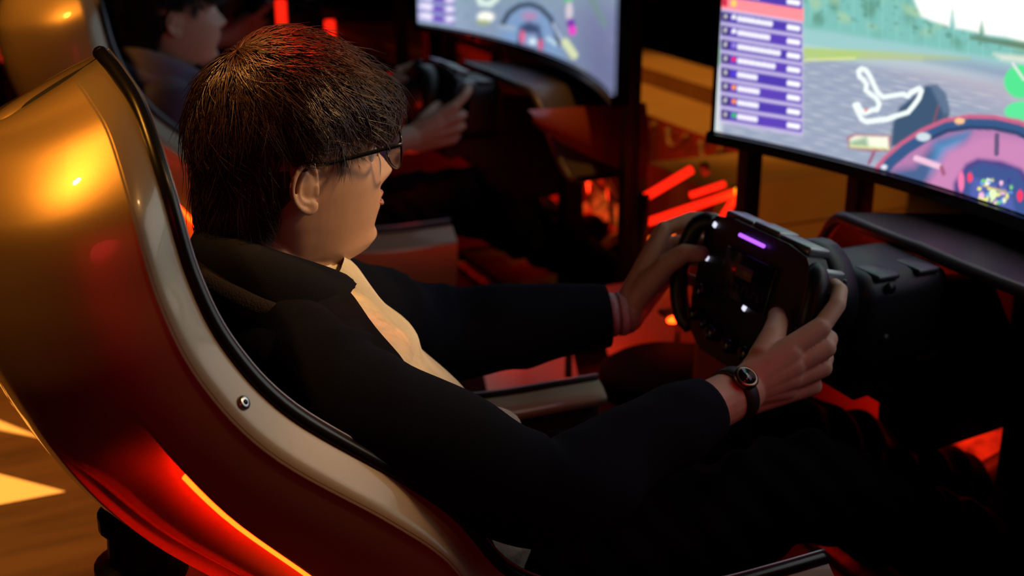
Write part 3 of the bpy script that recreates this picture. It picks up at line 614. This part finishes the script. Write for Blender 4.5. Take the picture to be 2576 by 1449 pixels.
# left hand: thumb on the face, fingers behind the grip
hand(1, WR_L, [(.552,.138,1.082),(.563,.144,1.058),(.562,.143,1.032),(.555,.137,1.008)],
     [[(.590,.128,1.096),(.612,.106,1.098),(.606,.088,1.094)], [(.602,.128,1.062),(.610,.100,1.062),(.590,.086,1.060)],
      [(.601,.127,1.034),(.608,.099,1.034),(.588,.086,1.032)], [(.590,.122,1.008),(.597,.096,1.006),(.578,.084,1.006)]],
     [(.512,.106,1.018),(.530,.092,1.048),(.549,.078,1.066),(.566,.062,1.068)])
bodymesh = remesh('body', g, M['skin'], .0019, 3, .5)
body = part('body', bodymesh, M['skin'], driver)
for s_ in (-1, 1):
    e = part('eye', G().add(*hr(ball((.0735, s_*.032, 1.272), .0118, 20, 12))), M['eye'], body); part('iris', G().add(*hr(ball((.0815, s_*.0315, 1.272), (.0045,.0055,.0055)))), M['iris'], e)
    P = spline([(.093,s_*.014,1.288),(.0945,s_*.028,1.2925),(.086,s_*.046,1.289)], 10); part('eyebrow', G().add(*hr(tube(P+vec([.004,0,0]), [.001]+[.0026]*8+[.001], 8))), M['hair'], body)
lp = []
for z0, r0 in ((1.2178,.0032),(1.2068,.0036)):
    P = spline([(.0865,-.021,1.2122),(.0975,-.010,z0),(.1002,0,z0-.0002),(.0975,.010,z0),(.0865,.021,1.2122)], 18); part('lip', G().add(*hr(tube(P+vec([.0045,0,0]), ip(np.linspace(0,1,18), [0,.5,1], [.0012,r0,.0012]), 8))), M['lip'], body)
part('mole', G().add(*hr(ball((.003,-.0565,1.1805), .0022, 8, 6))), M['mole'], body)

# ---- hair
HC = vec([-.002, 0, 1.304]); PT = math.radians(30)
def hair_pt(al, p, off):
    d = np.stack([np.sin(p)*np.cos(al), np.sin(p)*np.sin(al), np.cos(p)], -1)
    c, s_ = math.cos(PT), math.sin(PT); d = np.stack([d[...,0]*c-d[...,2]*s_, d[...,1], d[...,0]*s_+d[...,2]*c], -1)
    R_ = 1/np.sqrt((d[...,0]/.108)**2+(d[...,1]/.0855)**2+(d[...,2]/.108)**2)
    pd = np.degrees(p); ad = np.degrees(np.abs((al+np.pi) % (2*np.pi)-np.pi))
    R_ = R_ + .026*np.exp(-(ad/38)**2)*np.exp(-((pd-110)/20)**2)                      # fringe pushed forward
    R_ = R_ + .044*np.exp(-((ad-180)/52)**2)*sm(80, 116, pd) + .004*np.exp(-((ad-180)/60)**2)*sm(30, 78, pd)        # long straight nape
    R_ = R_ - .010*np.exp(-((ad-72)/26)**2)*sm(86, 112, pd)                            # close over the temples
    return HC + d*(R_+off)[..., None]
def hair_end(al):
    ad = np.degrees(np.abs((al+np.pi) % (2*np.pi)-np.pi))
    return np.radians(ip(ad, [0,25,45,60,68,74,80,88,100,112,128,150,180], [125,124,118,119,127,123,108,101,99,112,117,117,118]))
def hair_mesh(n, seed):
    r = np.random.default_rng(seed); NC = 620; ca = r.uniform(-np.pi, np.pi, NC); cu = r.random(NC)**.75
    ci = r.integers(0, NC, n); u = np.clip(cu[ci]+r.normal(0, .07, n), 0, .97); al = ca[ci]+r.normal(0, .09, n)/(.16+u)
    pe = hair_end(al); p0 = u*pe*.93; ln = np.radians(r.uniform(34, 62, n)); p1 = np.minimum(p0+ln, pe*r.uniform(.93, 1.05, n)); K = 7
    t = np.linspace(0, 1, K); lay = r.uniform(-.014, .001, n); cs = r.normal(0, .16, NC); cl_ = r.normal(0, .0045, NC); sw_ = cs[ci]+r.normal(0, .07, n); lift = cl_[ci]+r.normal(0, .003, n)+.012*(r.random(n) > .985)
    P = np.empty((n, K, 3))
    for k in range(K):
        a = al+(ca[ci]-al)*.7*t[k]+sw_*t[k]**2+.05*np.sin(ca[ci]*9+t[k]*2.2); p = p0+(p1-p0)*t[k]; wv = .004*np.sin(ci*2.3+7*t[k])*np.exp(-(al/.9)**2)*t[k]
        P[:, k] = hair_pt(a, p, lay-.010*(1-t[k])**2*(u < .97)+lift*t[k]**2+.0025*np.sin(ci*1.7+3*t[k])+wv)
    tip = P[:, -1]; tip2 = P[:, -2]; bad = np.zeros(n, bool)
    for q in (tip, tip2, P[:, -3]): bad |= (q[:, 0] > -.045) & (q[:, 0] < .004) & (abs(q[:, 1]) > .05) & (q[:, 2] < 1.276)
    P = P[~bad]; n = len(P)
    T = np.gradient(P, axis=1); T /= np.linalg.norm(T, axis=2)[..., None]+1e-9
    O_ = P-HC; S_ = np.cross(T, O_); S_ /= np.linalg.norm(S_, axis=2)[..., None]+1e-9; U = np.cross(S_, T)
    wdt = (.00050*np.array([.8,1,1,1,.85,.6,.12]))[None, :, None]*r.uniform(.7, 1.5, (len(P),1,1))
    ring = np.stack([P+S_*wdt, P-S_*wdt*.5+U*wdt*.86, P-S_*wdt*.5-U*wdt*.86], 2)            # n,K,3,3
    v = ring.reshape(-1, 3); base = (np.arange(n)*K*3)[:, None, None]; kk = (np.arange(K-1)*3)[None, :, None]; jj = np.arange(3)[None, None, :]; j2 = (jj+1) % 3
    q = np.stack([base+kk+jj, base+kk+j2, base+kk+3+j2, base+kk+3+jj], -1).reshape(-1, 4); return v, q
hv, hq = hair_mesh(26000, 4)
AL = np.linspace(-np.pi, np.pi, 73)[:-1]; capV = np.array([hair_pt(AL, np.maximum(hair_end(AL)*t, .001), np.full(72, -.0115-.006*t**6)) for t in np.linspace(0, .97, 30)])
v, f = grid(capV, closed_v=True); g = G().add(v, f); nb = len(g.v)
me = bpy.data.meshes.new('hair'); vv = HR(np.vstack([np.array(g.v), hv])); ff = [tuple(q) for q in g.f] + [tuple(q) for q in (hq+nb).tolist()]
me.from_pydata(vv.tolist(), [], ff); me.materials.append(M['hair']); me.update(); me.polygons.foreach_set('use_smooth', [True]*len(me.polygons))
hair = part('hair', me, M['hair'], body, label='short brown layered hair with a full fringe')

# ---- clothes
ZT = [.66,.72,.80,.90,.97,1.0,1.05,1.10,1.13,1.15,1.17]
TC = [.185,.16,.115,.07,.04,.03,.0,-.02,-.028,-.032,-.036]; TDp = [.115,.117,.12,.125,.126,.122,.112,.098,.085,.074,.06]; TWd = [.185,.18,.172,.178,.186,.19,.19,.182,.150,.112,.066]
def torso(z, phi, grow=0., growf=0.):
    c, d, w = ip(z, ZT, TC), ip(z, ZT, TDp)+grow, ip(z, ZT, TWd)+grow; ff_ = growf*max(0, math.cos(phi))
    cs, sn = math.cos(phi), math.sin(phi)
    return np.array([c+(d+ff_)*math.copysign(abs(cs)**.85, cs), -.035+w*math.copysign(abs(sn)**.9, sn), z])
g = G(); zz = np.linspace(.70, 1.165, 46); nph = 72; V = []
for i, z in enumerate(zz):
    row = []
    for j in range(nph):
        ph = 2*math.pi*j/nph; q = torso(z, ph, -.004, .014)
        w_ = .0035*math.sin(ph*5+z*60)+.003*math.sin(z*95+ph*2)*(1 if math.cos(ph) > 0 else 0); q += np.array([math.cos(ph), math.sin(ph), 0])*w_; row.append(q)
    V.append(row)
v, f = grid(np.array(V), closed_v=True); g.add(v, f)
# shirt tail bunched on the lap
g.add(*ball((.178,-.125,.972), (.032,.040,.013), 20, 10)); g.add(*ball((.155,-.10,.952), (.040,.060,.035), 20, 10)); g.add(*ball((.172,-.08,.935), (.034,.07,.03), 20, 10))
shirt = part('shirt', g, M['shirt'], body, label='crumpled cream shirt')
cl = [spline([(-.02,-.075,1.165),(.012,-.066,1.163),(.030,-.045,1.158),(.040,-.02,1.150)], 12), spline([(-.015,-.082,1.150),(.022,-.075,1.146),(.046,-.052,1.136),(.060,-.024,1.128)], 12), spline([(-.01,-.088,1.135),(.03,-.084,1.125),(.058,-.062,1.110),(.072,-.03,1.102)], 12)]
V = np.array(cl); V[1] += np.array([0,0,.004])*np.sin(np.linspace(0, 9, 12))[:, None]
part('shirt_collar', G().add(*grid(V)).add(*grid(V*np.array([1,1,1])+np.array([-.004,.004,0]))), M['shirt'], shirt)
g = G(); zz = np.linspace(.70, 1.160, 60); V = []
for z in zz:
    po = math.radians(ip(z, [.7,.8,.9,1.0,1.1,1.16], [80,74,66,60,56,58])); row = []
    for ph in np.linspace(po, 2*math.pi-po, 84):
        q = torso(z, ph, .008, .0); edge_ = min(ph-po, 2*math.pi-po-ph)
        w_ = .004*math.sin(ph*4+z*45)*sm(0, .3, edge_)+.0025*math.sin(z*110-ph*6)+.006*math.exp(-(edge_/.10)**2); row.append(q+np.array([math.cos(ph), math.sin(ph), 0])*w_)
    V.append(row)
V = np.array(V); v, f = grid(V); g.add(v, f); v2, f2 = grid(V*1.0-np.array([0,0,0])); 
cen = np.stack([ip(V[...,2], ZT, TC), np.full(V.shape[:2], -.035), V[...,2]], -1); inn = cen+(V-cen)*.975; v2, f2 = grid(inn); g.add(v2, [q[::-1] for q in f2])
def sleeve(P, R, seed, nw):
    P = spline(P, 64); R = ip(np.linspace(0,1,64), np.linspace(0,1,len(R)), R); r = random.Random(seed); W_ = [(r.uniform(.1,.95), r.uniform(0,6.28), r.uniform(.02,.05), r.uniform(.03,.075), r.uniform(-.10,.10)) for _ in range(nw)]
    def rf(t, a): return 1+sum(am*math.exp(-((t-t0+sl_*math.cos(a-a0))/wd_)**2)*(.55+.45*math.cos(a-a0)) for t0, a0, wd_, am, sl_ in W_)-.012
    return tube(P, R, 32, True, rfun=rf)
cuffR = WR_R+(EL_R-WR_R)*.20; cuffL = WR_L+(EL_L-WR_L)*.10
g.add(*sleeve([(-.045,-.10,1.105),SH_R+vec([0,.0,.004]),SH_R*.5+EL_R*.5+vec([.0,-.004,.008]),EL_R,EL_R*.5+cuffR*.5,cuffR], [.062,.069,.062,.056,.048,.038], 3, 22))
g.add(*sleeve([(-.03,.06,1.09),SH_L,SH_L*.5+EL_L*.5,EL_L+vec([0,0,-.002]),EL_L*.5+cuffL*.5,cuffL], [.062,.072,.069,.066,.056,.044], 8, 22))
g.add(*ball((-.040,-.150,1.104), (.080,.072,.046), 24, 14)); g.add(*ball((-.01,.085,1.098), (.08,.07,.045), 24, 14))
jacket = part('jacket', g, M['jacket'], body, label='navy jersey jacket worn open')
tp = spline([(.052,-.078,1.142),(.012,-.096,1.170),(-.028,-.098,1.190),(-.070,-.080,1.206),(-.098,-.020,1.210),(-.080,.050,1.203),(-.030,.078,1.186),(.02,.072,1.168),(.055,.045,1.142)], 50)
lw = spline([(.046,-.112,1.110),(.004,-.146,1.128),(-.050,-.150,1.146),(-.105,-.110,1.160),(-.130,-.025,1.165),(-.110,.070,1.158),(-.045,.125,1.135),(.02,.115,1.120),(.06,.07,1.105)], 50)
rows = [tp+(lw-tp)*t+np.array([0,0,.012*math.sin(math.pi*t)])+np.array([0,-.006*math.sin(math.pi*t),0]) for t in np.linspace(0, 1, 8)]; rin = [tp+(lw-tp)*t+np.array([0,0,-.004]) for t in np.linspace(1, 0, 8)]
v, f = grid(np.array(rows+rin), closed_u=True); part('collar', G().add(v, f), M['jacket'], jacket, label='wide turned-down navy collar')
P = spline([(-.03,-.150,1.140),(-.085,-.128,1.152),(-.125,-.07,1.166),(-.135,-.0,1.168),(-.115,.06,1.160)], 24); part('hood_roll', G().add(*tube(P, ip(np.linspace(0,1,24), [0,.3,.7,1], [.006,.017,.020,.012]), 14)), M['knit'], jacket, label='brown knit roll behind the collar')
g = G()
for l0, l1, l2, k in ((-.12,-.15,-.13,(.60,.835)), (.05,.05,.07,(.70,.80))):
    g.add(*capsule((.16,l0,.70), .098, (.40,(l0+l1)/2,.765), .083)); g.add(*capsule((.40,(l0+l1)/2,.765), .083, (k[0],l1,k[1]-.02), .066)); g.add(*capsule((k[0],l1,k[1]-.02), .066, (k[0]+.38,l2,.60), .055))
g.add(*capsule((.16,-.14,.68), .11, (.16,.06,.68), .11))
def folds(c): 
    q = c[:,0]*70+c[:,1]*40-c[:,2]*55; return .005*np.sin(q)*sm(.45,.65,c[:,0])+.004*np.sin(c[:,0]*45-c[:,1]*70+c[:,2]*30)+.003*np.sin(c[:,0]*110+c[:,2]*90)
part('trousers', remesh('trousers', g, M['trousers'], .006, 5, .5, folds), M['trousers'], body, label='black trousers')
for l2, k in ((-.13,.60),(.07,.70)):
    P = spline([(k+.375,l2,.565),(k+.42,l2,.57),(k+.48,l2,.585),(k+.54,l2,.61),(k+.575,l2,.63)], 16); part('shoe', G().add(*tube(P, ip(np.linspace(0,1,16), [0,.2,.6,.9,1], [.035,.045,.043,.036,.015]), 14)), M['shoe'], body)

# ---- things worn
gl = thing('eyeglasses', 'thin black framed eyeglasses worn by the person in the navy jacket', 'glasses', (.10, 0, 1.272))
for s_ in (-1, 1):
    ol = []
    for a in np.linspace(0, 2*math.pi, 33)[:-1]:
        c, q = math.cos(a), math.sin(a); l = .036+.027*math.copysign(abs(c)**.75, c); z = 1.277+.0225*math.copysign(abs(q)**.75, q)-.002*(1-c)*.5; ol.append((.1115-.010*((l-.01)/.055)**1.5-.1*(1.277-z)*.6, s_*l, z))
    ol = np.array(ol); part('rim', G().add(*hr(tube(ol, .0014, 8, closed=True))), M['glassframe'], gl)
    c0 = ol.mean(0); part('lens', G().add(HR(np.vstack([ol, c0[None]+[[.0015,0,0]]])), [(i, (i+1) % 32, 32) for i in range(32)]), M['lens'], gl)
    P = spline([(.1005,s_*.0635,1.2875),(.099,s_*.0705,1.2878),(.090,s_*.0745,1.2872),(.05,s_*.0765,1.2830),(.01,s_*.0790,1.2795),(-.012,s_*.0800,1.2800),(-.024,s_*.079,1.268)], 30); part('temple', G().add(*hr(tube(P, .0021, 8, flat=(.7,1.15)))), M['glassframe'], gl)
    P = spline([(.105,s_*.012,1.272),(.099,s_*.012,1.268),(.097,s_*.0125,1.262)], 8); part('nose_pad', G().add(*hr(tube(P, .0014, 6))), M['steel'], gl)
part('bridge', G().add(*hr(tube(spline([(.111,-.0105,1.281),(.1135,0,1.284),(.111,.0105,1.281)], 8), .0014, 8))), M['glassframe'], gl)
def cuffring(wr, el, t, r, rad, n=30, flat=1.12):
    d = vec(el)-vec(wr); d /= np.linalg.norm(d); c = vec(wr)+d*t; u = np.cross(d, [0,0,1.]); u /= np.linalg.norm(u); w_ = np.cross(u, d)
    return c, d, u, w_
def bandmesh(c, d, u, w_, r, half, th):
    P = []; 
    for a in np.linspace(0, 2*math.pi, 37)[:-1]:
        q = u*math.cos(a)+w_*math.sin(a); P.append([c+q*r-d*half, c+q*(r+th)-d*half*.8, c+q*(r+th)+d*half*.8, c+q*r+d*half])
    v, f = grid(np.array(P), closed_u=True, closed_v=True); return v, f
c, d, u, w_ = cuffring(WR_R, EL_R, .012, 0, 0); wt = thing('wristwatch', 'dark wristwatch on the right wrist of the person in glasses', 'watch', tuple(c))
part('strap', G().add(*bandmesh(c, d, u, w_, .0292, .010, .0028)), M['strap'], wt)
k = u*-.55+w_*.83; k /= np.linalg.norm(k); cs_ = part('case', G().add(*tube([c+k*.0295, c+k*.032, c+k*.036, c+k*.037], [.013,.0145,.0145,.012], 20)), M['gold'], wt); part('dial', G().add(*tube([c+k*.0368, c+k*.0375], .0108, 20)), M['gloss'], cs_)
for t, nm in ((.006, 0), (.020, 1)):
    c, d, u, w_ = cuffring(WR_L, EL_L, t, 0, 0); solo('wristband', G().add(*bandmesh(c, d, u, w_, .0295, .0055, .0014)), M['band'], tuple(c), ['pink and white paper wristband nearer the hand on the left wrist', 'pink and white paper wristband against the jacket cuff on the left wrist'][nm], 'wristband')

# ================================================================== BETWEEN THE SIMULATORS
# front frame bars; the red light on them is emission in their material
fb = thing('frame_bars', 'grey tubular frame bars with red light put in as glow beside the next simulator', 'frame', (1.0, .78, ZF))
def bar(a, b_, r, m='tube'): return part('bar', G().add(*tube([a, b_], r, 12)), M[m], fb)
PL = .80
bar((.895,PL,.918),(1.01,PL,.968),.009,'red_glow'); bar((.905,PL,.868),(1.115,PL,.908),.0085,'red_glow'); bar((1.03,PL+.03,.905),(1.11,PL+.03,.920),.007,'red_glow')
bar((1.05,PL+.02,.97),(1.06,PL+.02,.95),.010); bar((1.125,PL,.905),(1.07,PL,.83),.008,'red_glow'); bar((.90,PL,.93),(.90,PL,ZF),.014,'frame'); bar((1.125,PL,.92),(1.19,PL,ZF),.014,'frame')
part('lamp_end', G().add(*tube([(1.112,PL-.02,.922),(1.122,PL-.02,.896)], .0105, 10)), M['ledamber'], fb, label='glowing amber end light')
pl = thing('floor_plinth', 'birch plywood plinth running behind the screens', 'plinth', (1.8, 1.4, ZF))
part('top_panel', G().add(*slab((1.485,1.32,.82), (1.80,3.4,.85))), M['ply'], pl, smooth=False)
part('back_step', G().add(*slab((1.72,1.32,.85), (1.90,3.4,.90))), M['ply'], pl, smooth=False)
for k in range(3): part('front_panel', G().add(*slab((1.50,1.33+k*.69,ZF), (1.52,1.33+k*.69+.68,.815))), M['ply'], pl, smooth=False)
for k in range(5): part('cable_clip', G().add(*tube(spline([(1.475,1.40+k*.17,.835),(1.462,1.43+k*.17,.80),(1.462,1.47+k*.17,.80),(1.475,1.50+k*.17,.835)], 10), .008, 8)), M['clip'], pl)
bx = thing('plywood_box', 'amber lit plywood box with a horizontal joint standing between the simulators', 'box', (1.47, 1.02, ZF))
part('lower_panel', G().add(*slab((1.2,1.0,ZF+.06), (1.75,1.03,.742))), M['ply'], bx, smooth=False); part('upper_panel', G().add(*slab((1.2,1.0,.752), (1.75,1.03,.856))), M['ply'], bx, smooth=False); part('carcass', G().add(*slab((1.2,1.008,ZF), (1.75,1.30,.85))), M['ply'], bx, smooth=False)
part('orange_glow', G().add(*rbox((.935,PL,.832), (.085,.012,.013), .004)), M['orange_glow'], fb, label='frame bar with orange light put in as glow'); part('orange_glow', G().add(*rbox((.935,PL,.757), (.07,.02,.045), .005)), M['orange_glow'], fb, label='frame block with orange light put in as glow')  # orange light on these frame pieces is put in as glow
def red_point(parent, loc, e, tgt=None, size=.05):
    L_ = bpy.data.lights.new('red_point', 'POINT'); L_.energy = e; L_.color = RED; L_.shadow_soft_size = size; o = bpy.data.objects.new('red_point', L_); COL.objects.link(o); o.parent = parent; o.location = Vector(loc)-BASE[root_of(parent).name]; return o
red_point(fb, (1.0,.73,.87), .18)  # unseen red light added beside the bars
red_point(cowl, (1.16,.16,.74), .75)
sk = thing('side_skirt', 'pale sloping body skirt lit red below the left forearm', 'skirt', (.8, .70, ZF))
for a_, b_ in ((.52,.72),(.80,1.02)): part('skirt_panel', G().add(*grid(np.array([[(f_, .66+.14*t+.02*math.sin(9*f_), ZF+.02+.22*t) for t in np.linspace(0, 1, 8)] for f_ in np.linspace(a_, b_, 14)]))), M['tube'], sk)
part('skirt_base', G().add(*slab((.5,.66,ZF), (1.1,.84,ZF+.02))), M['frame'], sk, smooth=False)
for k, (f_, l, z, lab) in enumerate(((.645,.60,.778,'red spot light shining down beside the jacket sleeve'), (.875,.60,.745,'red spot light shining down below the steering wheel'))):
    t = thing('spot_light', lab, 'light', (f_, l, ZF))
    part('post', G().add(*tube([(f_,l+.01,ZF),(f_,l+.01,z)], .007, 10)), M['frame'], t); part('lamp_head', G().add(*rbox((f_,l+.004,z+.008), (.08,.03,.010), .003)), M['frame'], t)
    for q in (-.022, .016): part('led', G().add(*ball((f_+q,l-.014,z), (.016,.006,.007), 12, 8)), M['ledhot'], t)
    red_point(t, (f_,l+.05,z-.04), .16, size=.02)
rs = thing('round_stool', 'black round stool in the red light beyond the cockpit rim', 'stool', (.77, .44, ZF))
part('pad', G().add(*tube([(.77,.44,.675),(.77,.44,.68),(.77,.44,.71),(.77,.44,.72)], [.12,.135,.135,.12], 36)), M['trousers'], rs); part('column', G().add(*tube([(.77,.44,ZF+.02),(.77,.44,.675)], .022, 14)), M['frame'], rs); part('base', G().add(*tube([(.77,.44,ZF),(.77,.44,ZF+.02)], .10, 24)), M['frame'], rs)

# ================================================================== THE OTHER SIMULATORS
NB_WORDS = ('second', 'third')
def relabel(o, lab): o['label'] = lab; return o
for k in (1, 2):
    ms = rig_matrix(.13 if k == 1 else .05, SPACING*k, -.025 if k == 1 else 0); m0 = rig_matrix(0, SPACING*k)
    who = 'person in the plum jacket' if k == 1 else 'person in black at the far simulator'
    relabel(copy_tree(racing_seat, ms), f'champagne racing seat shell that holds the {who}'); relabel(copy_tree(ped, ms), f'black ribbed rubber pedestal under the seat of the {who}')
    relabel(copy_tree(wb, m0), f'black steering motor in front of the {who}'); relabel(copy_tree(cowl, m0), f'dark composite dash hood in front of the {who}')
    w2 = relabel(copy_tree(wheel, ms, skip=('shift_light','lit_mark')), f'black formula-style steering wheel gripped by the {who}')
    BASE[w2.name] = BASE[wheel.name]
    if k == 1: red_point(w2, (.47,-.16,.94), .22, size=.03)  # unseen red fill added to tint the hand on this wheel
    p2 = copy_tree(driver, ms, None, {'dark_brown_hair': 'hair2', 'navy_jersey': 'jacket2' if k == 1 else 'trousers', 'cream_shirt': 'trousers', 'brown_knit': 'jacket2'})
    relabel(p2, 'person with black hair and plum jacket seated in the next simulator' if k == 1 else 'person in black seated in the far simulator'); p2['group'] = 'drivers in the background'
    relabel(copy_tree(pb, m0), f'pale pedal plate in the footwell of the {who}'); relabel(copy_tree(stand1, m0), f'black steel two-post stand carrying the screen of the {who}')
mon2 = monitor('curved screen showing a blue-grey cockpit view in front of the person in plum', paint_side, 300, 130, SPACING, 'curved racing screens'); mon2.matrix_world = rig_matrix(0, SPACING) @ RIG.inverted() @ mon2.matrix_world
mon3 = copy_tree(mon2, rig_matrix(0, 2*SPACING)); relabel(mon3, 'curved screen in front of the person in black at the far simulator')
# pale pointed patches lying on the floor under the seat
for k, (pts, lab) in enumerate(([[(-.237,.834),(-.54,1.18),(-.56,.83)], 'cream pointed patch on the floor nearer the seat pedestal'], [[(-.25,1.07),(-.475,1.436),(-.484,1.307)], 'cream pointed patch on the floor farther from the seat pedestal'])):
    v, f = prism([(a, b_, ZF+.0005) for a, b_ in pts], (0,0,.0012)); solo('floor_patch', G().add(v, f), M['floor_cream'], (pts[0][0], pts[0][1], ZF), lab, 'marking', smooth=False)

# lamps standing among the far simulators; short red tube stands in for a reflection
for f_, l, z0, z1, lab in ((.63,2.55,1.075,1.13,'glowing red light tube on a thin stand beside the plum jacket driver'), (.78,2.55,1.02,1.06,'short red tube added for a red reflection streak near the far steering wheel')):
    t = thing('light_tube', lab, 'light', (f_, l, ZF)); part('tube', G().add(*tube([(f_,l,z0-.02),(f_,l,z1)], .016, 12)), M['red_glow'], t); part('stand', G().add(*tube([(f_,l,ZF+.01),(f_,l,z0-.02)], .008, 8)), M['frame'], t); part('base', G().add(*tube([(f_,l,ZF),(f_,l,ZF+.012)], .09, 20)), M['frame'], t)
t = thing('amber_lamp', 'amber glowing bar lamp on a stand left of the blue-grey cockpit screen', 'lamp', (1.2, 3.15, ZF))
part('lamp_bar', G().add(*rbox((1.2,3.15,.965), (.03,.09,.022), .008)), M['orange_glow'], t); part('stand', G().add(*tube([(1.2,3.15,ZF+.01),(1.2,3.15,.955)], .01, 8)), M['frame'], t); part('base', G().add(*tube([(1.2,3.15,ZF),(1.2,3.15,ZF+.012)], .09, 20)), M['frame'], t)
